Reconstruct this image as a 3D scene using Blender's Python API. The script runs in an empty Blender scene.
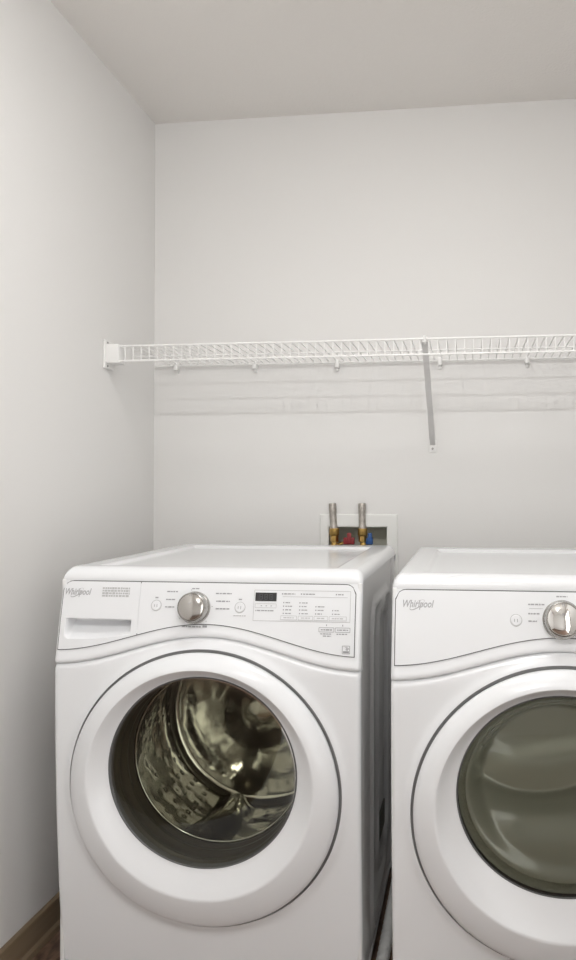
import bpy, bmesh, math, random
from mathutils import Vector, Matrix
random.seed(7)
PI = math.pi
S = bpy.context.scene
COL = S.collection

# ------------------------------------------------------------------ materials
def mat(name, color, rough=.5, metal=0, coat=0, bump=None, spec=None):
    m = bpy.data.materials.new(name); m.use_nodes = True
    nt = m.node_tree; b = nt.nodes['Principled BSDF']
    b.inputs['Base Color'].default_value = (*color, 1)
    b.inputs['Roughness'].default_value = rough
    b.inputs['Metallic'].default_value = metal
    b.inputs['Coat Weight'].default_value = coat
    b.inputs['Coat Roughness'].default_value = .08
    if spec is not None: b.inputs['Specular IOR Level'].default_value = spec
    if bump:
        scale, strength, dist = bump
        tc = nt.nodes.new('ShaderNodeTexCoord'); n = nt.nodes.new('ShaderNodeTexNoise')
        n.inputs['Scale'].default_value = scale; n.inputs['Detail'].default_value = 3
        bp = nt.nodes.new('ShaderNodeBump'); bp.inputs['Strength'].default_value = strength
        bp.inputs['Distance'].default_value = dist
        nt.links.new(tc.outputs['Object'], n.inputs['Vector'])
        nt.links.new(n.outputs['Fac'], bp.inputs['Height'])
        nt.links.new(bp.outputs['Normal'], b.inputs['Normal'])
    return m

def tint(m, c1, c2, scale, stretch=(1, 1, 1)):
    """mix two colours of the material with object-space noise"""
    nt = m.node_tree; b = nt.nodes['Principled BSDF']
    tc = nt.nodes.new('ShaderNodeTexCoord'); mp = nt.nodes.new('ShaderNodeMapping')
    mp.inputs['Scale'].default_value = stretch
    n = nt.nodes.new('ShaderNodeTexNoise'); n.inputs['Scale'].default_value = scale; n.inputs['Detail'].default_value = 5
    r = nt.nodes.new('ShaderNodeValToRGB')
    r.color_ramp.elements[0].position = .35; r.color_ramp.elements[0].color = (*c1, 1)
    r.color_ramp.elements[1].position = .65; r.color_ramp.elements[1].color = (*c2, 1)
    nt.links.new(tc.outputs['Object'], mp.inputs['Vector']); nt.links.new(mp.outputs['Vector'], n.inputs['Vector'])
    nt.links.new(n.outputs['Fac'], r.inputs['Fac']); nt.links.new(r.outputs['Color'], b.inputs['Base Color'])
    return m

def glass(name, color, rough=.02, ior=1.5):
    """thin pane: tinted transmission plus a fresnel mirror"""
    m = bpy.data.materials.new(name); m.use_nodes = True; nt = m.node_tree
    nt.nodes.clear()
    o = nt.nodes.new('ShaderNodeOutputMaterial'); mx = nt.nodes.new('ShaderNodeMixShader')
    t = nt.nodes.new('ShaderNodeBsdfTransparent'); t.inputs['Color'].default_value = (*color, 1)
    g = nt.nodes.new('ShaderNodeBsdfGlossy'); g.inputs['Roughness'].default_value = rough
    f = nt.nodes.new('ShaderNodeFresnel'); f.inputs['IOR'].default_value = ior
    nt.links.new(f.outputs[0], mx.inputs[0]); nt.links.new(t.outputs[0], mx.inputs[1])
    nt.links.new(g.outputs[0], mx.inputs[2]); nt.links.new(mx.outputs[0], o.inputs[0])
    return m

def emit(name, color, strength):
    m = bpy.data.materials.new(name); m.use_nodes = True; nt = m.node_tree
    b = nt.nodes['Principled BSDF']; b.inputs['Base Color'].default_value = (.9, .9, .9, 1)
    b.inputs['Emission Color'].default_value = (*color, 1); b.inputs['Emission Strength'].default_value = strength
    return m

def drum_steel(name, color, rough):
    m = mat(name, color, rough, 1)
    nt = m.node_tree; b = nt.nodes['Principled BSDF']
    tc = nt.nodes.new('ShaderNodeTexCoord')
    v = nt.nodes.new('ShaderNodeTexVoronoi'); v.inputs['Scale'].default_value = 34; v.inputs['Randomness'].default_value = .15
    r = nt.nodes.new('ShaderNodeValToRGB')
    r.color_ramp.elements[0].position = .10; r.color_ramp.elements[0].color = (0, 0, 0, 1)
    r.color_ramp.elements[1].position = .30; r.color_ramp.elements[1].color = (1, 1, 1, 1)
    n = nt.nodes.new('ShaderNodeTexNoise'); n.inputs['Scale'].default_value = 7; n.inputs['Detail'].default_value = 2
    ma = nt.nodes.new('ShaderNodeMath'); ma.operation = 'MULTIPLY_ADD'; ma.inputs[1].default_value = 6
    bp = nt.nodes.new('ShaderNodeBump'); bp.inputs['Strength'].default_value = .55; bp.inputs['Distance'].default_value = .006
    for a in (v, n): nt.links.new(tc.outputs['Object'], a.inputs['Vector'])
    nt.links.new(v.outputs['Distance'], r.inputs['Fac'])
    nt.links.new(n.outputs['Fac'], ma.inputs[0]); nt.links.new(r.outputs['Color'], ma.inputs[2])
    nt.links.new(ma.outputs[0], bp.inputs['Height']); nt.links.new(bp.outputs['Normal'], b.inputs['Normal'])
    return m

M = dict(
    wall=mat('wall_paint', (.77, .76, .745), .7, bump=(260, .12, .002)),
    ceiling=mat('ceiling_paint', (.84, .815, .785), .85, bump=(120, .35, .004)),
    base=tint(mat('baseboard_wood', (.2, .15, .1), .45), (.20, .145, .09), (.25, .185, .12), 9, (1, .2, 4)),
    floor=tint(mat('floor_vinyl', (.1, .06, .04), .45), (.10, .06, .042), (.24, .155, .11), 22, (3, 1, 1)),
    white=mat('white_enamel', (.80, .81, .825), .22, coat=.35),
    whitep=mat('white_plastic', (.80, .81, .825), .28, coat=.2),
    side=mat('painted_sheet_steel', (.80, .80, .80), .26, coat=.2),
    gap=mat('dark_gap', (.10, .10, .10), .6),
    surround=mat('grey_surround', (.22, .22, .22), .45),
    ink=mat('grey_print', (.34, .34, .35), .6),
    inklight=mat('light_grey_print', (.50, .50, .50), .6),
    logo=mat('silver_logo', (.42, .42, .43), .35, .3),
    chrome=mat('chrome', (.82, .81, .79), .05, 1),
    satin=mat('satin_chrome', (.45, .44, .42), .25, 1),
    brushed=mat('brushed_dial_face', (.52, .50, .475), .16, 1),
    black=mat('black_display', (.02, .02, .022), .12, coat=.5),
    segment=mat('display_segment', (.07, .07, .075), .5),
    rubber=mat('grey_rubber_gasket', (.065, .058, .042), .3),
    drumback=mat('drum_back_stainless', (.70, .69, .62), .16, 1, bump=(6, .5, .02)),
    drum=drum_steel('drum_stainless', (.52, .515, .475), .14),
    lip=mat('polished_steel', (.8, .8, .77), .12, 1),
    galv=mat('dryer_drum_coating', (.36, .37, .33), .30, .35, bump=(30, .1, .002)),
    rim=mat('speckled_rim_plastic', (.30, .30, .24), .4, bump=(160, .6, .004)),
    bowl=mat('smoked_bowl', (.35, .355, .30), .2, coat=.7),
    glass=glass('clear_door_glass', (.72, .72, .65)),
    dglass=glass('smoked_door_glass', (.88, .89, .84), .03),
    wire=mat('white_vinyl_wire', (.84, .835, .82), .35),
    bracket=mat('white_bracket_plastic', (.84, .835, .82), .4),
    brace=mat('white_painted_brace', (.70, .69, .68), .4),
    screw=mat('screw_steel', (.35, .34, .33), .35, 1),
    boxwhite=mat('outlet_box_white', (.80, .80, .775), .4),
    boxin=mat('outlet_box_inside', (.55, .55, .48), .5),
    tube=tint(mat('arrestor_tube', (.42, .39, .35), .35, .8), (.34, .31, .28), (.50, .47, .43), 60),
    brass=mat('brass', (.55, .36, .12), .3, 1),
    red=mat('red_handle', (.27, .03, .035), .4),
    blue=mat('blue_handle', (.03, .10, .30), .4),
    foot=mat('black_rubber', (.03, .03, .03), .6),
    fixture=mat('fixture_white', (.8, .8, .8), .4),
    patch=mat('dark_patch', (.07, .068, .055), .5),
)

# ------------------------------------------------------------------ helpers
def obj(name, verts, faces, m, parent=None, smooth=35):
    me = bpy.data.meshes.new(name); me.from_pydata([tuple(v) for v in verts], [], faces); me.update()
    bm = bmesh.new(); bm.from_mesh(me)
    bmesh.ops.remove_doubles(bm, verts=bm.verts, dist=1e-6)
    bmesh.ops.recalc_face_normals(bm, faces=bm.faces); bm.to_mesh(me); bm.free()
    if smooth:
        me.polygons.foreach_set('use_smooth', [True]*len(me.polygons)); me.set_sharp_from_angle(angle=math.radians(smooth))
    if not isinstance(m, (list, tuple)): m = [m]
    for k in m: me.materials.append(k)
    o = bpy.data.objects.new(name, me); COL.objects.link(o)
    if parent: o.parent = parent
    return o

def thing(name, label, cat, loc=(0, 0, 0), group=None):
    o = bpy.data.objects.new(name, None); COL.objects.link(o); o.location = loc; o.empty_display_size = .1
    o['label'] = label; o['category'] = cat
    if group: o['group'] = group
    return o

class MB:
    def __init__(s): s.v = []; s.f = []
    def add(s, v, f):
        n = len(s.v); s.v += [tuple(p) for p in v]; s.f += [tuple(i+n for i in q) for q in f]; return s
    def box(s, x0, x1, y0, y1, z0, z1, bev=0):
        bm = bmesh.new(); bmesh.ops.create_cube(bm, size=1)
        for v in bm.verts: v.co = Vector(((x0+x1)/2+v.co.x*(x1-x0), (y0+y1)/2+v.co.y*(y1-y0), (z0+z1)/2+v.co.z*(z1-z0)))
        if bev: bmesh.ops.bevel(bm, geom=bm.edges[:], offset=bev, segments=3, affect='EDGES', profile=.5)
        bm.verts.index_update()
        s.add([v.co.copy() for v in bm.verts], [[v.index for v in f.verts] for f in bm.faces]); bm.free(); return s
    def tube(s, pts, r, n=8, cap=True):
        pts = [Vector(p) for p in pts]; rings = []
        up = None
        for i, p in enumerate(pts):
            d = (pts[min(i+1, len(pts)-1)]-pts[max(i-1, 0)]).normalized()
            if up is None: up = d.orthogonal().normalized()
            up = (up-d*up.dot(d)).normalized(); w = d.cross(up)
            rr = r[i] if isinstance(r, (list, tuple)) else r
            rings.append([p+(up*math.cos(2*PI*k/n)+w*math.sin(2*PI*k/n))*rr for k in range(n)])
        return s.loft(rings, cap)
    def loft(s, rings, cap=True, close=True):
        n = len(rings[0]); v = [p for r in rings for p in r]; f = []
        for i in range(len(rings)-1):
            for k in range(n if close else n-1):
                f.append((i*n+k, i*n+(k+1) % n, (i+1)*n+(k+1) % n, (i+1)*n+k))
        if cap: f.append(tuple(range(n))[::-1]); f.append(tuple((len(rings)-1)*n+k for k in range(n)))
        return s.add(v, f)
    def grid(s, rows):
        return s.loft(rows, cap=False, close=False)
    def lathe(s, prof, mtx, n=48, cap=True):
        """prof: (r, h) along local z of mtx"""
        rings = [[mtx @ Vector((r*math.cos(2*PI*k/n), r*math.sin(2*PI*k/n), h)) for k in range(n)] for r, h in prof]
        return s.loft(rings, cap)
    def done(s, name, m, parent=None, smooth=35): return obj(name, s.v, s.f, m, parent, smooth)

def lin(a, b, n): return [a+(b-a)*i/(n-1) for i in range(n)]
def clamp(t, a=0., b=1.): return max(a, min(b, t))
def sstep(a, b, t): t = clamp((t-a)/(b-a)); return t*t*(3-2*t)

# ------------------------------------------------------------------ room shell
def struct(o): o['kind'] = 'structure'; return o
XR, YF, H = 1.80, -4.0, 2.44
struct(MB().box(-.1, XR+.1, YF-.1, .12, -.1, 0).done('floor', M['floor'], smooth=0))
struct(MB().box(-.1, XR+.1, YF-.1, .12, H, H+.1).done('ceiling', M['ceiling'], smooth=0))
struct(MB().box(-.1, 0, YF, .12, 0, H).done('wall_left', M['wall'], smooth=0))
E0, E1, EH = -3.70, -2.25, 2.08          # unseen doorway behind the viewer, added to let in fill from the right
rw = MB(); rw.box(XR, XR+.1, YF, E0, 0, H); rw.box(XR, XR+.1, E1, .12, 0, H); rw.box(XR, XR+.1, E0, E1, EH, H)
struct(rw.done('wall_right', M['wall'], smooth=0))
struct(MB().box(-.1, XR+.1, YF-.1, YF, 0, H).done('wall_front', M['wall'], smooth=0))
tr = MB(); tr.box(XR-.015, XR, E0-.07, E0, 0, EH+.07, .003); tr.box(XR-.015, XR, E1, E1+.07, 0, EH+.07, .003); tr.box(XR-.015, XR, E0, E1, EH, EH+.07, .003)
struct(tr.done('trim_1', M['base'], smooth=0))
# back wall with the opening cut for the outlet box
OX0, OX1, OZ0, OZ1 = .62, .817, .90, 1.031
def rect_ring(x0, x1, z0, z1, y): return [Vector((x0, y, z0)), Vector((x1, y, z0)), Vector((x1, y, z1)), Vector((x0, y, z1))]
bw = MB(); A = [(0, XR, 0, H), (OX0-.002, OX1+.002, OZ0-.002, OZ1+.002)]
bw.loft([rect_ring(*A[0], 0), rect_ring(*A[1], 0), rect_ring(*A[1], .12), rect_ring(*A[0], .12), rect_ring(*A[0], 0)], cap=False)
struct(bw.done('wall_back', M['wall'], smooth=0))
def baseboard(name, pts_fn, length):
    prof = [(0, 0), (.022, 0), (.022, .006), (.020, .014), (.013, .020), (.013, .072), (.011, .078), (.006, .081), (0, .081)]
    mb = MB(); mb.loft([[pts_fn(d, h, t) for d, h in prof] for t in (0, length)])
    return struct(mb.done(name, M['base'], smooth=30))
baseboard('baseboard_left', lambda d, h, t: Vector((d, YF+t, h)), -YF)
baseboard('baseboard_back', lambda d, h, t: Vector((.023+t, -d, h)), XR-.023)
baseboard('baseboard_right', lambda d, h, t: Vector((XR-d, E1+.07+t, h)), -E1-.07-.023)

# ------------------------------------------------------------------ front loaders
HW = .3445                       # half width
ZT = .953                       # where the top lid starts
def yprof(z): return .035*((.76-z)/.62)**2 if z < .76 else .035*((z-.76)/.19)**1.3
def edge(x, r=.010):
    a = abs(x)-(HW-r)
    return (r-math.sqrt(max(r*r-min(a, r)**2, 0)) if a > 0 else 0)
def surf(x, z): return yprof(z)+edge(x)
def arch(x): return .5+.5*math.cos(PI*clamp(x/HW, -1, 1))
def seam(x): return .766+.064*arch(x)
DC, DR = .502, .3050             # door opening centre height and radius

def front_panel(root):
    zb = .088
    angs = [2*PI*k/180 for k in range(180)]
    for cx, cz in ((HW, seam(HW)), (-HW, seam(HW)), (HW, zb), (-HW, zb)):
        angs.append(math.atan2(cz-DC, cx) % (2*PI))
    angs = sorted(angs)
    def bound(a):
        c, s = math.cos(a), math.sin(a); lo, hi = DR, .7
        for _ in range(40):
            m = (lo+hi)/2; x, z = c*m, DC+s*m
            if abs(x) <= HW and z >= zb and z <= seam(x): lo = m
            else: hi = m
        return lo
    T = [0, .03, .06, .1, .15, .22, .3, .4, .5, .6, .7, .78, .85, .9, .93, .95, .965, .98, .99, 1]
    rings = []
    bs = [bound(a) for a in angs]
    for t in T:
        ring = []
        for a, b in zip(angs, bs):
            r = DR+(b-DR)*t; x, z = r*math.cos(a), DC+r*math.sin(a)
            d = seam(x)-z
            y = surf(x, z)-.005*math.exp(-((r-DR)/.012)**2)*(1-sstep(.6, 1, t))
            if d < .010: y += .007*(1-clamp(d/.010))**2
            ring.append(Vector((x, y, z)))
        rings.append(ring)
    inner = [Vector((p.x*.998, p.y+.03, DC+(p.z-DC)*.998)) for p in rings[0]]
    outer = [Vector((p.x, max(p.y, .018)+.012, p.z)) for p in rings[-1]]
    rings = [inner]+rings+[outer]
    mb = MB(); mb.loft(rings, cap=False); mb.done('front_panel', M['white'], root, 50)
    # kick panel
    mb = MB(); xs = [-HW, -.34, -.335, -.33, -.325]+lin(-.3, .3, 7)+[.325, .33, .335, .34, HW]
    mb.grid([[Vector((x, surf(x, z)+dy, z)) for x in xs] for z, dy in ((.085, .025), (.085, .003), (.083, .001), (.07, 0), (.022, .004), (.02, .02))])
    mb.done('kick_panel', M['whitep'], root)

def console(root, kind):
    xs = [-HW+.0004*i*i for i in range(7)]+lin(-.325, .325, 41)+[HW-.0004*i*i for i in range(6, -1, -1)]
    rows = []
    for t, dy in ((-.004, .014), (-.0035, .006), (-.001, .0022), (.002, .0005), (.006, 0), (.010, .0004), (.016, .0017), (.022, .002), (.026, .002)):
        rows.append([Vector((x, surf(x, seam(x)+t+.0045)+dy-.002, seam(x)+t+.0045)) for x in xs])
    for k in range(1, 12):
        f = k/11
        rows.append([Vector((x, surf(x, (seam(x)+.0305)*(1-f)+ZT*f), (seam(x)+.0305)*(1-f)+ZT*f)) for x in xs])
    mb = MB().grid(rows)
    if kind == 'washer':
        def inside(f):
            q = [mb.v[i] for i in f]
            return all(-.336 < p[0] < -.160 and fas_lo(p[0])+.003 < p[2] < .938 for p in q)
        mb.f = [f for f in mb.f if not inside(f)]
        xd = -.1550
        st = [Vector((xd, surf(xd, z)+.001, z)) for z in lin(.825, .944, 12)]
        mb.grid([[p+Vector((-.006, 0, 0)) for p in st], [p+Vector((.006, 0, 0)) for p in st]])
    mb.done('console', M['whitep'], root)

def patch(x0, x1, zlo, zhi, off, skirt=.004, nx=60, nz=24, dent=None):
    """sheet lying on the console surface, raised by off"""
    xs = lin(x0, x1, nx); rows = []
    for j in range(nz):
        v = j/(nz-1)
        row = []
        for x in xs:
            z = zlo(x)*(1-v)+zhi(x)*v
            row.append(Vector((x, surf(x, z)-off+(dent(x, z) if dent else 0), z)))
        rows.append(row)
    mb = MB(); mb.grid(rows)
    border = rows[0]+[r[-1] for r in rows[1:]]+rows[-1][-2::-1]+[r[0] for r in rows[-2:0:-1]]
    mb.loft([border, [p+Vector((0, skirt, 0)) for p in border]], cap=False)
    return mb

FX0, FX1, FZT = -.3360, .3300, .9470
def fas_lo(x): return .7985+.061*arch(x)
def fas_hi(g=0):
    def f(x):
        r = .020; d = max(FX0+r-x, x-(FX1-r), 0)
        return FZT+g-(r-math.sqrt(max(r*r-min(d, r)**2, 0)))
    return f

class Marks:
    def __init__(s, off=.0021): s.mb = MB(); s.off = off
    def line(s, x0, z0, x1, z1, w):
        n = max(2, int(math.hypot(x1-x0, z1-z0)/.008)+1)
        d = Vector((x1-x0, z1-z0)).normalized(); p = Vector((-d.y, d.x))*w/2
        rows = [[], []]
        for i in range(n):
            x, z = x0+(x1-x0)*i/(n-1), z0+(z1-z0)*i/(n-1)
            for k, q in ((0, p), (1, -p)):
                rows[k].append(Vector((x+q.x, surf(x+q.x, z+q.y)-s.off, z+q.y)))
        s.mb.grid(rows); return s
    def rect(s, x0, z0, x1, z1, w):
        s.line(x0, z0, x1, z0, w); s.line(x0, z1, x1, z1, w); s.line(x0, z0, x0, z1, w); s.line(x1, z0, x1, z1, w); return s
    def circle(s, x, z, r, w, n=28):
        for i in range(n):
            a, b = 2*PI*i/n, 2*PI*(i+1)/n
            s.line(x+r*math.cos(a), z+r*math.sin(a), x+r*math.cos(b), z+r*math.sin(b), w)
        return s
    def words(s, x0, x1, z, h=.0028):
        """a line of print too small to read: short strokes with gaps"""
        x = x0
        while x < x1-.001:
            w = min(random.uniform(.0035, .008), x1-x)
            s.line(x, z, x+w, z, h*random.uniform(.8, 1.1)); x += w+random.uniform(.0008, .0018)
        return s
    def done(s, name, m, parent): return s.mb.done(name, m, parent, smooth=0)

def text_mesh(body, x0, x1, z, root, name, m, shear=.28, off=.0019, swoosh=True):
    c = bpy.data.curves.new('lettering', 'FONT'); c.body = body; c.shear = shear; c.offset = .016; c.resolution_u = 3
    o = bpy.data.objects.new('lettering', c); COL.objects.link(o)
    dg = bpy.context.evaluated_depsgraph_get(); me = bpy.data.meshes.new_from_object(o.evaluated_get(dg))
    bpy.data.objects.remove(o); bpy.data.curves.remove(c)
    vs = [v.co.copy() for v in me.vertices]; fs = [tuple(p.vertices) for p in me.polygons]
    bpy.data.meshes.remove(me)
    a = min(v.x for v in vs); b = max(v.x for v in vs); k = (x1-x0)/(b-a)
    slope = -.07
    def put(x, h): X = x0+x; Z = z+h+slope*x*0; return Vector((X, surf(X, Z)-off, Z))
    mb = MB(); mb.add([put((v.x-a)*k, v.y*k*1.35) for v in vs], fs)
    if swoosh:
        w = x1-x0; cx, cz, rx, rz, tl = w*.46, w*.075, w*.27, w*.085, math.radians(32)
        n = 40; rows = [[], []]
        for i in range(n+1):
            t = math.radians(-250)+i/n*math.radians(330)
            th = w*(.010+.022*max(0, math.sin(t+.6+PI)))
            for q, rr in ((0, 1), (1, -1)):
                ex, ez = (rx+rr*th/2)*math.cos(t), (rz+rr*th/2)*math.sin(t)
                rows[q].append(put(cx+ex*math.cos(tl)-ez*math.sin(tl), cz+ex*math.sin(tl)+ez*math.cos(tl)))
        mb.grid(rows)
    return mb.done(name, m, root, smooth=0)

def on_console(x, z):
    dz = .002
    d = (surf(x, z+dz)-surf(x, z-dz))/(2*dz)
    n = Vector((0, -1, d)).normalized()
    xax = Vector((1, 0, 0)); yax = n.cross(xax)
    mt = Matrix((xax, yax, n)).transposed().to_4x4(); mt.translation = Vector((x, surf(x, z)-.0015, z)); return mt

def knob(root, x, z, r, turn, face='chrome'):
    mt = on_console(x, z)
    k = MB().lathe([(r*1.06, 0), (r*1.06, .004), (r*1.02, .006), (r*.99, .006), (r*.97, .020), (r*.93, .0245), (r*.88, .026), (r*.86, .0252), (r*.84, .0252)], mt, 64).done('dial_knob', M['satin'], root, 25)
    MB().lathe([(r*.845, .0252), (r*.83, .0262), (r*.7, .0285), (r*.5, .0303), (r*.3, .0315), (r*.15, .0320), (.0001, .0322)], mt, 64).done('dial_face', M[face], k, 25)
    mb = MB(); rot = mt @ Matrix.Rotation(turn, 4, 'Z')
    for dx in (-.0018, .0018):
        mb.add([rot @ Vector(p) for p in ((dx-.0006, r*.18, .0324), (dx+.0006, r*.18, .0324), (dx+.0006, r*.82, .0276), (dx-.0006, r*.82, .0276))], [(0, 1, 2, 3)])
    mb.done('dial_pointer', M['ink'], k, 0)

def push_button(root, x, z, r, name):
    b = MB().lathe([(r, 0), (r, .0012), (r*.93, .002), (.0001, .0022)], on_console(x, z), 32).done(name, M['whitep'], root)
    mk = Marks(.0016).circle(x, z, r*1.10, .0012); mk.done('button_outline', M['inklight'], b)
    mk = Marks(.0042); mk.line(x-r*.3, z-r*.25, x-r*.3, z+r*.3, .0012).line(x+r*.25, z-r*.3, x+r*.25, z+r*.3, .0012); mk.done('button_symbol', M['ink'], b)

def top_panel(root):
    ys = [.0345+.032*(1-math.cos(t*PI/2/7)) for t in range(8)]
    hz = [math.sin(t*PI/2/7) for t in range(8)]
    prof = list(zip(ys, hz))+[(y, 1) for y in [.072, .080, .084, .088, .092, .096, .1, .11]+lin(.15, .66, 12)+[.675, .68, .685, .69, .695, .70, .71, .73, .75]]
    prof += [(.765+.015*math.sin(t*PI/2/4), math.cos(t*PI/2/4)) for t in range(5)]
    xs = [-HW+.02*(1-math.cos(t*PI/2/6)) for t in range(7)]
    sx = [math.sin(t*PI/2/6) for t in range(7)]
    mid = [-.31, -.285, -.281, -.277, -.273, -.269, -.265, -.25]+lin(-.2, .2, 9)+[.25, .265, .269, .273, .277, .281, .285, .31]
    XS = list(zip(xs, sx))+[(x, 1) for x in mid]+[(-x, s) for x, s in reversed(list(zip(xs, sx)))]
    rows = []
    for y, h in prof:
        row = []
        for x, s in XS:
            yy = y+edge(x)*clamp(1-(y-.03)/.1)
            k = min(sstep(-.281, -.267, x), 1-sstep(.267, .281, x), sstep(.082, .098, y), 1-sstep(.68, .698, y))
            row.append(Vector((x, yy, ZT+(.0255+.004*clamp((y-.06)/.7))*min(h, 1)*(s if s < 1 else 1)-.0075*k)))
        rows.append(row)
    und = [Vector((p.x, p.y, ZT-.004)) for p in rows[0]]
    back = [Vector((p.x, p.y, ZT-.02)) for p in rows[-1]]
    MB().grid([und]+rows+[back]).done('top_panel', M['white'], root, 50)

def ridge(y, z, y0, y1, z0, z1, r, w):
    """height of a rounded rectangular bead pressed into the side"""
    cy, cz = (y0+y1)/2, (z0+z1)/2
    qy, qz = abs(y-cy)-(y1-y0)/2+r, abs(z-cz)-(z1-z0)/2+r
    d = math.hypot(max(qy, 0), max(qz, 0))+min(max(qy, qz), 0)-r
    return math.exp(-(d/w)**2)

def cabinet(root):
    ys = lin(.045, .775, 130); zs = lin(.014, ZT, 94)
    for s in (-1, 1):
        rows = []
        for z in zs:
            row = []
            for y in ys:
                h = .011*ridge(y, z, .245, .66, .07, .865, .07, .009)+.011*ridge(y, z, .35, .58, .17, .845, .09, .010)
                h -= .004*(1 if .37 < y < .56 and .2 < z < .82 else 0)
                row.append(Vector((s*(HW-.0035+h*.8-.006*sstep(.10, .13, y)*(1-sstep(.70, .73, y))), y, z)))
            rows.append(row)
        o = MB().grid(rows).done('side_panel', M['side'], root, 60)
        fl = MB(); fl.box(min(s*(HW-.010), s*(HW-.001)), max(s*(HW-.010), s*(HW-.001)), .0325, .046, .03, ZT-.002, .002)
        fl.done('front_flange', M['side'], o)
    mb = MB(); mb.box(-HW+.006, HW-.006, .772, .778, .03, ZT-.005); mb.done('back_panel', M['side'], root)
    mb = MB(); mb.box(-HW+.006, HW-.006, .05, .772, .03, .036); mb.done('base_pan', M['side'], root)
    for x in (-.28, .28):
        for y in (.09, .70):
            mb = MB(); mb.lathe([(.022, 0), (.024, .004), (.022, .012), (.01, .014), (.01, .032)], Matrix.Translation((x, y, 0)), 20); mb.done('levelling_foot', M['foot'], root)

def ring_pts(c, r, y, n=144, follow=1., x0=0, e=1.):
    out = []
    for k in range(n):
        a = 2*PI*k/n; x, z = x0+r*e*math.cos(a), c+r*math.sin(a)
        out.append(Vector((x, y+yprof(z)*follow, z)))
    return out

WC, WR, WX, WE = .541, .207, -.002, 1.015             # window centre height, radius
def door(root):
    c, w, q = DC, WC, WR
    sec = [(c, .292, .001, 1), (c, .2975, -.002, 1), (c, .2990, -.008, 1), (c, .2985, -.0140, 1), (c, .2955, -.0190, 1), (c+.001, .290, -.0230, 1),
           (c+.008, .2760, -.0290, 1), (c+.014, .2620, -.0335, .95), (c+.0185, .2510, -.0358, .9), (c+.0195, .2475, -.0360, .9), (c+.0205, .2450, -.0345, .9), (c+.023, .2395, -.0300, .85), (c+.029, .2285, -.0205, .75), (w-.004, q+.0095, -.0100, .65), (w-.0010, q+.0040, -.0070, .6),
           (w, q+.0012, -.0060, .6), (w, q-.0008, -.003, .6), (w, q-.0018, .012, .6), (w, q+.004, .016, .6), (c+.02, .24, .016, .8), (c, .292, .001, 1)]
    def mixd(c_):
        k = clamp((c_-c)/(w-c)); return dict(x0=WX*k, e=1+(WE-1)*k)
    mb = MB(); mb.loft([ring_pts(c_, r, y, follow=f, **mixd(c_)) for c_, r, y, f in sec], cap=False)
    o = mb.done('door', M['whitep'], root, 40)
    mb = MB(); mb.loft([ring_pts(c, r, y) for r, y in ((.290, .0035), (.2955, .0035), (.2955, .024), (.285, .027), (.25, .027))], cap=False)
    mb.done('door_backing', M['surround'], o, 40)
    mb = MB(); mb.loft([ring_pts(w, r, y, follow=.6, x0=WX, e=WE) for r, y in ((q+.0012, -.0058), (q+.0010, -.0068), (q-.0008, -.0070), (q-.0020, -.0060), (q-.0024, .011))], cap=False)
    mb.done('window_trim', M['gap'], o, 40)
    return o


def surround(root):
    mb = MB(); mb.loft([ring_pts(DC, .3047, .0005), ring_pts(DC, .2980, .0005), ring_pts(DC, .2980, .030), ring_pts(DC+.015, .228, .033)], cap=False)
    mb.done('door_surround', M['surround'], root)

def tub_tools(c, x0=0):
    return lambda r, y: ring_pts(c, r*WR/.2035 if r < .2076 else r, y, follow=0, x0=x0, e=WE)

def washer_inside(root, dr):
    R = tub_tools(WC, WX)
    # glass bowl of the door, bulging into the drum
    prof = [(.2015, .004), (.1995, .0052), (.19, .0085), (.175, .0125), (.15, .0175), (.12, .0215), (.085, .0245), (.05, .0263), (.02, .0270), (.0005, .0271)]
    mb = MB(); mb.loft([R(*p) for p in prof], cap=False); mb.done('door_glass', M['glass'], dr, 80)
    # rubber bellows between door and tub
    prof = [(.2075, .018), (.2065, .024), (.2015, .032), (.1990, .036), (.2015, .040), (.2085, .046), (.2100, .058), (.2040, .068), (.1985, .074), (.1985, .080), (.2040, .088), (.2030, .098), (.1985, .104), (.2000, .114)]
    mb = MB(); mb.loft([R(*p) for p in prof], cap=False); mb.done('door_gasket', M['rubber'], root, 80)
    # drum
    prof = [(.196, .118), (.199, .1155), (.212, .120), (.236, .124), (.250, .130), (.255, .142), (.255, .46)]
    mb = MB(); mb.loft([R(*p) for p in prof], cap=False); d = mb.done('drum', M['drum'], root, 60)
    mb = MB(); mb.loft([R(*p) for p in [(.2555, .455), (.252, .474), (.235, .482), (.205, .478), (.17, .466), (.12, .470), (.085, .462), (.06, .440), (.03, .432), (.0005, .430)]], cap=False); mb.done('drum_back', M['drumback'], d, 60)
    mb = MB(); mb.loft([R(.1945+.0022*math.cos(t), .112+.0022*math.sin(t)) for t in [2*PI*i/8 for i in range(9)]], cap=False); mb.done('drum_lip', M['lip'], d, 80)
    for a0 in (128, 248, 8):
        rows = []
        for j in range(13):
            y = .16+.29*j/12; hgt = .048*math.sin(PI*clamp(.12+.76*j/12))**.6
            row = []
            for i in range(17):
                u = i/16*2-1; a = math.radians(a0+10*math.sin(j/12*2.2))+u*.21
                r = .2545-hgt*(math.cos(u*PI/2)**1.4)
                row.append(Vector((r*math.cos(a), y, WC+r*math.sin(a))))
            rows.append(row)
        ends = [[Vector((.256*p.x/max(math.hypot(p.x, p.z-WC), 1e-6), p.y-e, WC+.256*(p.z-WC)/max(math.hypot(p.x, p.z-WC), 1e-6))) for p in rr] for rr, e in ((rows[0], .012), (rows[-1], -.012))]
        MB().grid([ends[0]]+rows+[ends[1]]).done('drum_paddle', M['drum'], d, 60)
    # dark tub behind the gasket
    mb = MB(); mb.loft([R(.222, .04), R(.29, .05), R(.29, .52), R(.02, .53)], cap=False); mb.done('tub', M['gap'], root)

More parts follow.
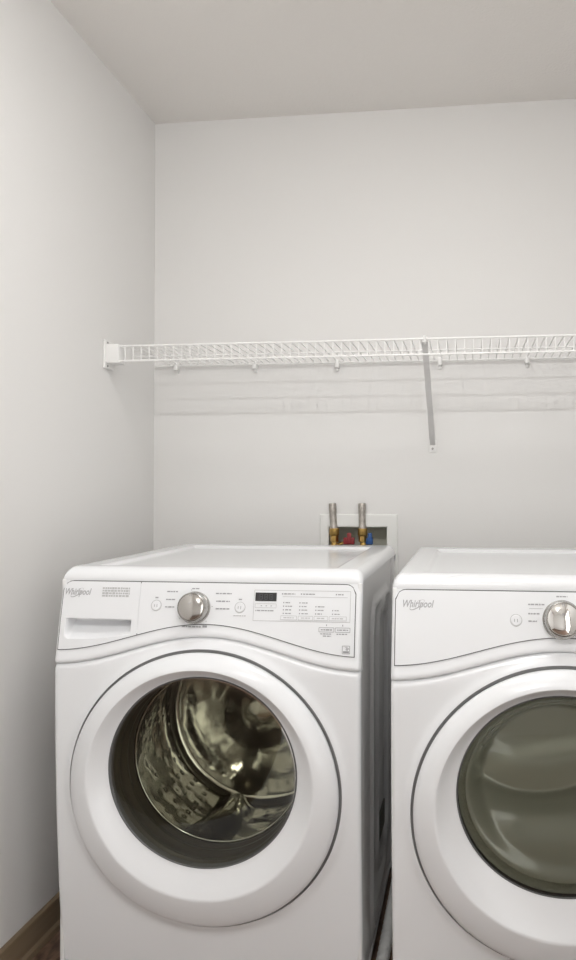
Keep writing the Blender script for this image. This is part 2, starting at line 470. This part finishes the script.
def dryer_inside(root, dr):
    R = tub_tools(WC, WX)
    prof = [(.2015, .004), (.199, .002), (.19, .0), (.16, -.002), (.11, -.004), (.06, -.005), (.0005, -.0055)]
    mb = MB(); mb.loft([R(*p) for p in prof], cap=False); mb.done('door_glass', M['dglass'], dr, 80)
    prof = [(.2075, .016), (.200, .016), (.194, .018), (.188, .024), (.186, .030)]
    mb = MB(); mb.loft([R(*p) for p in prof], cap=False); mb.done('inner_rim', M['rim'], dr, 60)
    # moulded inner bowl: a hollow above, a rounded shelf below
    def f(x, z):
        q = .040**2
        za = .728-math.sqrt(max(.21**2-(x+.05)**2, .01**2))
        s_ = za-z
        lo = .034+.05*math.exp(-max(s_, 0)/.034)
        up = .102+.008*math.tanh((-s_-.080)/.016)
        k = sstep(-.006, .004, s_)
        y = up*(1-k)+lo*k
        rr = math.hypot(x/WE, z-WC)/(.186*WR/.2035)
        e = sstep(.80, 1.0, rr)
        return y*(1-e)+.028*e
    rows = []
    for j in range(61):
        r = max(.189*WR/.2035*j/60, .0004)
        rows.append([Vector((WX+r*WE*math.cos(2*PI*k/160), f(r*WE*math.cos(2*PI*k/160), WC+r*math.sin(2*PI*k/160)), WC+r*math.sin(2*PI*k/160))) for k in range(160)])
    mb = MB(); mb.loft(rows, cap=False); mb.done('inner_bowl', M['bowl'], dr, 60)
    prof = [(.2075, .03), (.214, .040), (.214, .075), (.205, .082)]
    mb = MB(); mb.loft([R(*p) for p in prof], cap=False); mb.done('door_seal', M['rubber'], root, 60)

def energy_mark(mk, x, z, s):
    mk.rect(x, z, x+s, z+s, .0011)
    mk.line(x+s*.1, z+s*.22, x+s*.9, z+s*.22, s*.26)
    for i in range(8):
        a, b = .3+i*.2, .3+(i+1)*.2
        mk.line(x+s*.5+s*.42*math.cos(a), z+s*.42+s*.42*math.sin(a), x+s*.5+s*.42*math.cos(b), z+s*.42+s*.42*math.sin(b), .0009)
    p = [(x+s*.62+s*.2*math.cos(PI/2+4*PI*i/5), z+s*.58+s*.2*math.sin(PI/2+4*PI*i/5)) for i in range(6)]
    for a, b in zip(p, p[1:]): mk.line(*a, *b, .0008)

def option_panel(root, mk, faint):
    """outlined area with display, indicator columns and option buttons"""
    faint.rect(.1064, .8690, .3197, .9335, .0010)
    faint.line(.170, .9205, .313, .9205, .0009)
    d = patch(.1091, .1565, lambda x: .9105, lambda x: .9285, .0024, .001, 8, 6).done('display', M['black'], root)
    sg = Marks(.0027)
    for i in range(3):
        x = .119+i*.011
        sg.rect(x, .9140, x+.006, .9250, .0010); sg.line(x, .9195, x+.006, .9195, .0010)
    sg.done('display_digits', M['segment'], d)
    faint.rect(.1095, .8965, .1565, .9050, .0008)
    ind = Marks()
    for i in range(3): ind.line(.122+i*.011, .9005, .125+i*.011, .9005, .0016)
    ind.words(.114, .152, .8905, .0026); ind.line(.1105, .8905, .1125, .8905, .002); ind.done('indicator_print', M['ink'], root)
    for a, b in ((.168, .198), (.210, .243), (.287, .304)):
        Marks().line(a, .9265, a+.0028, .9265, .0028).words(a+.005, b, .9265, .0024).done('indicator_print', M['ink'], root)
    for k, (x, n) in enumerate(((.173, 4), (.209, 4), (.2445, 3), (.2815, 2))):
        ind = Marks()
        for i in range(n):
            z = .8855+i*.0075
            ind.line(x-.0012, z, x+.0012, z, .0026); ind.words(x+.004, x+.004+random.uniform(.009, .016), z, .0022)
        ind.done('indicator_print', M['ink'], root)
    for i, (a, b) in enumerate(((.1680, .2030), (.2065, .2385), (.2415, .2715), (.2745, .3120))):
        o = patch(a, b, lambda x: .8722, lambda x: .8805, .0022, .001, 5, 4).done('option_button', M['whitep'], root)
        m2 = Marks(.0024); m2.rect(a, .8722, b, .8805, .0009); m2.words(a+.006, b-.006, .8765, .0022); m2.done('button_print', M['inklight'], o)

def front_loader(root, kind):
    global WC, WR, WX, WE
    WC, WR, WX, WE = (.541, .207, -.002, 1.015) if kind == 'washer' else (.5505, .198, -.004, 1.05)
    cabinet(root); front_panel(root); console(root, kind); top_panel(root); surround(root)
    dr = door(root)
    # dark reveal around the console inlay
    g = .0017
    def outline(x0, x1, e, off):
        lo, up = (lambda x: fas_lo(x)-e), fas_hi(e)
        xs = lin(x0-e, x1+e, 90); zs = [i/19 for i in range(20)]
        pt = lambda x, v: (x, lo(x)*(1-v)+up(clamp(x, x0, x1))*v)
        b = [pt(x, 0) for x in xs]+[pt(xs[-1], v) for v in zs[1:]]+[pt(x, 1) for x in xs[-2::-1]]+[pt(xs[0], v) for v in zs[-2:0:-1]]
        return [Vector((x, surf(x, z)-off, z)) for x, z in b]
    rv = MB(); rv.loft([outline(FX0, FX1, g, -.002), outline(FX0, FX1, g, .0012), outline(FX0, FX1, -.003, .0012)], cap=False)
    rv.done('console_reveal', M['gap'], root, 0)
    mk, faint = Marks(), Marks()
    if kind == 'washer':
        xd = -.1550
        full = fas_hi()
        patch(xd+.0009, FX1, fas_lo, full, .0015, .0015, 90, 26).done('control_panel', M['whitep'], root)
        px0, px1, pzt = -.3240, -.1705, .8660
        def low(x): return .8215+.012*clamp((x+.28)/.10)**1.5+.010*clamp((-.312-x)/.015)**2
        def dent(x, z):
            if not (px0 < x < px1): return 0
            zt = pzt-.001*(x-px0)/(px1-px0); zl = low(x)
            if z > zt or z < zl: return 0
            k = min(clamp((x-px0)/.006), clamp((px1-x)/.012))**.7*clamp((z-zl)/(zt-zl)/.75)**.8
            return .034*k
        dw = patch(FX0, xd-.0009, fas_lo, full, .0015, .0015, 150, 150, dent).done('dispenser_drawer', M['whitep'], root, 55)
        text_mesh('Whirlpool', -.332, -.2705, .9175, dw, 'logo', M['logo'])
        st = Marks(.0019)
        for r in range(4): st.words(-.2445, -.180, .9325-r*.0055, .0042)
        st.done('drawer_print', M['inklight'], dw)
        knob(root, -.0267, .8935, .0335, math.radians(4), 'brushed')
        push_button(root, -.1155, .8970, .0105, 'start_button'); push_button(root, .0755, .8960, .0105, 'cancel_button')
        Marks().line(-.119, .914, -.112, .914, .0028).done('indicator_print', M['ink'], root); Marks().line(.072, .913, .079, .913, .0028).done('indicator_print', M['ink'], root)
        faint.words(.062, .090, .8785, .0022)
        for a, b, z in ((-.093, -.068, .9275), (-.094, -.072, .9105), (-.095, -.072, .8945), (.019, .055, .9250), (.021, .052, .9085), (.021, .052, .8925), (-.036, -.019, .9345), (-.053, -.010, .8535)):
            Marks().words(a, b, z, .0027).done('cycle_name', M['ink'], root)
        for i in range(7):
            a = math.radians(155-i*50); 
            if i in (2, 5): continue
            Marks().line(-.0267+.0385*math.cos(a), .8935+.0385*math.sin(a), -.0267+.0405*math.cos(a), .8935+.0405*math.sin(a), .0016).done('dial_tick', M['ink'], root)
        Marks().line(-.006, .8545, .004, .8545, .0045).done('indicator_print', M['ink'], root)
        option_panel(root, mk, faint)
        for a, b in ((.2530, .2855), (.2885, .3205)):
            m3 = Marks(); m3.rect(a, .8485, b, .8575, .0010); m3.words(a+.004, b-.004, .8530, .0024); m3.words(a+.003, b-.004, .8445, .0022)
            m3.line((a+b)/2-.001, .8625, (a+b)/2+.001, .8625, .0035); m3.done('option_print', M['ink'], root)
        Marks().words(.262, .280, .8400, .0020).done('option_print', M['ink'], root)
        em = Marks(); energy_mark(em, .3050, .8045, .0160); em.done('efficiency_mark', M['ink'], root)
        washer_inside(root, dr)
    else:
        full = fas_hi()
        cp = patch(FX0, FX1, lambda x: fas_lo(x)-.006*arch(x)*0, full, .0015, .0015, 110, 26).done('control_panel', M['whitep'], root)
        text_mesh('Whirlpool', -.3215, -.258, .9130, cp, 'logo', M['logo'])
        knob(root, -.0028, .8935, .0365, 0)
        push_button(root, -.0933, .8910, .0105, 'start_button')
        Marks().line(-.067, .9145, -.040, .9145, .0007).done('panel_line', M['ink'], root)
        for a, b, z in ((-.069, -.036, .9225), (-.069, -.046, .9045), (-.069, -.052, .8900), (.042, .072, .9225), (.042, .070, .9045), (.042, .068, .8900), (-.013, .009, .9385)):
            Marks().words(a, b, z, .0028).done('cycle_name', M['ink'], root)
        option_panel(root, mk, faint)
        dryer_inside(root, dr)
    faint.done('panel_lines', M['inklight'], root)

w = thing('washing_machine', 'white front-loading washing machine on the left, with detergent drawer and clear round door window', 'washing machine', (.517, -.943, 0))
front_loader(w, 'washer')
d = thing('clothes_dryer', 'white front-loading clothes dryer on the right, with smoked greenish round door window and no drawer', 'dryer', (1.277, -1.009, 0))
front_loader(d, 'dryer')
# thin dark slab low on the washer's right side
MB().box(.3365, .3405, .385, .505, .238, .304, .001).done('side_patch', M['patch'], w)

# ------------------------------------------------------------------ wire shelf
sh = thing('wire_shelf', 'long white ventilated wire shelf fixed across the back wall above the machines', 'shelf', (0, 0, 1.59))
ZS = 1.5885-1.59; YFR = -.360; XE = 1.76
def rod(name, y, z, r): MB().tube([(.012, y, z), (XE, y, z)], r, 10).done(name, M['wire'], sh)
rod('front_rod', YFR-.001, ZS, .0032); rod('lip_rod', YFR-.001, 1.5435-1.59, .0032)
rod('back_rod', -.016, ZS-.003, .0032); rod('middle_rod', -.20, ZS-.003, .0028)
wire = None
k = 0
x = .062
while x < XE-.01:
    if wire is None:
        wire = MB().tube([(0, -.010, ZS+.0015), (0, -.352, ZS+.0015), (0, -.3585, ZS-.001), (0, -.3600, ZS-.007), (0, -.3600, 1.5435-1.59-.001)], .0017, 6).done('deck_wire', M['wire'], sh)
        o = wire
    else:
        o = wire.copy(); COL.objects.link(o); o.parent = sh
    o.location = (x, 0, 0); x += .0254
# end bracket on the left wall
eb = MB(); eb.box(.0005, .0065, -.378, -.318, 1.522-1.59, 1.607-1.59, .0015); eb.box(.005, .046, -.371, -.325, 1.537-1.59, 1.594-1.59, .002)
eb = eb.done('end_bracket', M['bracket'], sh)
for z in (1.600, 1.529):
    MB().lathe([(.0035, 0), (.0032, .0015), (.0005, .002)], Matrix.Translation((.0065, -.360, z-1.59)) @ Matrix.Rotation(PI/2, 4, 'Y'), 12).done('bracket_screw', M['screw'], eb)
for x in (.086, .365, .650, .995, 1.280, 1.560):
    c = MB(); c.box(x-.007, x+.007, -.024, -.0005, ZS-.020, ZS+.006, .002); c.box(x-.004, x+.004, -.010, -.0005, ZS-.030, ZS-.018, .0015)
    c.done('wall_clip', M['bracket'], sh)
# diagonal support brace
def brace(xb):
    a = Vector((xb, YFR+.004, ZS-.008)); b = Vector((xb+.006, -.006, 1.305-1.59))
    dirv = (b-a).normalized(); sx = Vector((1, 0, 0)); up = sx.cross(dirv).normalized()
    mb = MB(); prof = [(-.009, 0), (-.009, .007), (-.0072, .007), (-.0072, .0016), (.0072, .0016), (.0072, .007), (.009, .007), (.009, 0)]
    mb.loft([[p+sx*u+up*v for u, v in prof] for p in (a, b)])
    o = mb.done('support_brace', M['brace'], sh, 20)
    hk = MB(); hk.tube([(xb, YFR+.006, ZS-.012), (xb, YFR-.006, ZS-.008), (xb, YFR-.008, ZS+.003), (xb, YFR, ZS+.007), (xb, YFR+.008, ZS+.004)], .004, 8).done('brace_hook', M['bracket'], o)
    f = MB(); f.box(xb-.006, xb+.018, -.005, -.0005, 1.281-1.59, 1.322-1.59, .0012); f = f.done('wall_foot', M['bracket'], o)
    MB().lathe([(.004, 0), (.0035, .0018), (.0005, .0022)], Matrix.Translation((xb+.006, -.005, 1.293-1.59)) @ Matrix.Rotation(PI/2, 4, 'X'), 12).done('foot_screw', M['screw'], f)
brace(.9645)

# ------------------------------------------------------------------ laundry outlet box
ob = thing('laundry_outlet_box', 'white recessed water outlet box in the back wall behind the washing machine', 'outlet box', (.7185, 0, .80))
lx = lambda x: x-.7185
fp = MB()
o_, i_ = (lx(.589), lx(.854), 0, 1.075-.80), (lx(OX0), lx(OX1), OZ0-.80, OZ1-.80)
def shrink(q, e): return (q[0]+e, q[1]-e, q[2]+e, q[3]-e)
fp.loft([rect_ring(*o_, -.0006), rect_ring(*o_, -.005), rect_ring(*shrink(o_, .004), -.008), rect_ring(*shrink(i_, -.004), -.008), rect_ring(*i_, -.006), rect_ring(*i_, -.0006)], cap=False)
fp.done('faceplate', M['boxwhite'], ob, 20)
bx = MB(); bx.loft([rect_ring(*i_, -.002), rect_ring(*i_, .088)], cap=False)
bx.add(rect_ring(*i_, .088), [(0, 1, 2, 3)]); bx.done('recess', M['boxin'], ob, 0)
def valve(px, hx, m, name):
    z = .962-.80
    v = MB(); v.tube([(lx(px), .086, z), (lx(px), -.004, z)], .011, 12); v.tube([(lx(px), -.010, z), (lx(px), -.010, z+.018)], [.012, .010], 12); v.tube([(lx(px), .02, z-.045), (lx(px), .02, z)], .010, 12)
    v.tube([(lx(px)+.005, .0, z+.006), (lx(hx)-.006, .0, z+.022)], .0055, 10)
    v = v.done('shutoff_valve', M['brass'], ob)
    h = MB(); h.box(lx(hx)-.020, lx(hx)+.018 if hx < .72 else lx(hx)+.010, -.012, .004, z+.010, z+.034, .004); h.box(lx(hx)-.006, lx(hx)+.008, -.017, -.010, z+.013, z+.050, .003)
    h.done('valve_handle', m, v)
    v['label'] = name
valve(.6400, .690, M['red'], 'brass valve with red handle'); valve(.7380, .760, M['blue'], 'brass valve with blue handle')
def arrestor(px, top, label):
    t = thing('water_hammer_arrestor', label, 'pipe fitting', (px, -.010, .981), 'water hammer arrestors')
    MB().lathe([(.0105, .032), (.0135, .034), (.0135, .052), (.0120, .056), (.0120, .095), (.0128, .098), (.0128, top-.002), (.0118, top), (.0095, top), (.009, top-.01), (.0005, top-.01)],
               Matrix.Rotation(math.radians(-3 if px < .7 else -1), 4, 'Y'), 24).done('tube', M['tube'], t)
    MB().lathe([(.0125, 0), (.0140, .002), (.0140, .020), (.0115, .022), (.0115, .034), (.009, .036)], Matrix.Identity(4), 6).done('brass_nut', M['brass'], t, 20)
    MB().lathe([(.0155, .022), (.0165, .024), (.0165, .044), (.015, .046), (.012, .046)], Matrix.Identity(4), 20).done('collar', M['brass'], t, 30)
arrestor(.6400, .130, 'grey metal tube on brass fitting in the outlet box, beside the red handle, left one')
arrestor(.7360, .130, 'grey metal tube on brass fitting in the outlet box, beside the blue handle, right one')

# ------------------------------------------------------------------ pale hose on the floor in the gap between the machines
hs = MB(); pts = []; rad = []
for i in range(141):
    t = i/140; y = -.92+.84*t
    pts.append((.8800+.001*math.sin(t*5), y, .0172)); rad.append(.0155+.0011*math.sin(i*PI/2+.3))
hs.tube(pts, rad, 16)
hs = hs.done('floor_hose', M['boxwhite'], None, 60)
hs['label'] = 'pale grey ribbed hose lying on the floor in the gap between washer and dryer'; hs['category'] = 'hose'

# ------------------------------------------------------------------ ceiling lamps (behind and above the camera's view)
def lamp(name, kind, energy, loc, parent, **kw):
    l = bpy.data.lights.new(name, kind); l.energy = energy; l.color = (1, .995, .985)
    for k_, v_ in kw.items(): setattr(l, k_, v_)
    o = bpy.data.objects.new(name, l); COL.objects.link(o); o.parent = parent; o.location = loc; return o
# a small ceiling spot aimed at the back wall
la = thing('spot_light', 'small white ceiling spotlight behind the viewer, aimed at the back wall', 'ceiling light', (.89, -2.70, H))
MB().lathe([(.045, 0), (.045, -.012), (.008, -.014), (.008, -.05)], Matrix.Identity(4), 32).done('base', M['fixture'], la)
AIM = Vector((.30, 2.70, -1.15)).normalized()
qa = Vector((0, 0, 1)).rotation_difference(AIM).to_matrix().to_4x4(); qa.translation = Vector((0, 0, -.085))
MB().lathe([(.0005, -.055), (.022, -.05), (.030, -.03), (.034, .012), (.030, .014), (.026, .0)], qa, 32, cap=False).done('shade', M['fixture'], la)
MB().lathe([(.026, .001), (.0005, .003)], qa, 32, cap=False).done('lens', emit('lamp_lens', (1, .995, .985), 40), la)
sp = lamp('bulb', 'AREA', 13, tuple(qa @ Vector((0, 0, .018))), la, shape='RECTANGLE', size=.003, size_y=.05)
sp.rotation_euler = AIM.to_track_quat('-Z', 'Y').to_euler()
# a flush ceiling panel above the space before the machines
lb = thing('panel_light', 'flat white rectangular ceiling light above the space before the machines', 'ceiling light', (1.0, -1.28, H))
MB().box(-.33, .33, -.13, .13, -.022, 0, .004).done('frame', M['fixture'], lb)
MB().box(-.31, .31, -.11, .11, -.025, -.018, .002).done('diffuser', emit('lamp_diffuser', (1, .995, .985), 12), lb)
ar = lamp('lamp', 'AREA', 6, (0, 0, -.028), lb, shape='RECTANGLE', size=.60, size_y=.20)

# ------------------------------------------------------------------ world, camera
wd = bpy.data.worlds.new('World'); S.world = wd; wd.use_nodes = True
wd.node_tree.nodes['Background'].inputs['Color'].default_value = (1, .995, .985, 1)
wd.node_tree.nodes['Background'].inputs['Strength'].default_value = 3.3

F, PX, YAW, PITCH = 764.91, 376.26, .121, .016
cd = bpy.data.cameras.new('camera'); cam = bpy.data.objects.new('camera', cd); COL.objects.link(cam)
cam.location = (1.091, -2.551, 1.148)
cam.rotation_euler = (PI/2+PITCH, 0, YAW)
cd.sensor_fit = 'VERTICAL'; cd.sensor_height = 36; cd.lens = F/960*36
cd.shift_x = (288-PX)/960
cd.clip_start = .01
S.camera = cam
vs = S.view_settings
vs.view_transform = 'Standard'; vs.look = 'None'; vs.gamma = 1; vs.use_curve_mapping = False
vs.exposure = -0.21
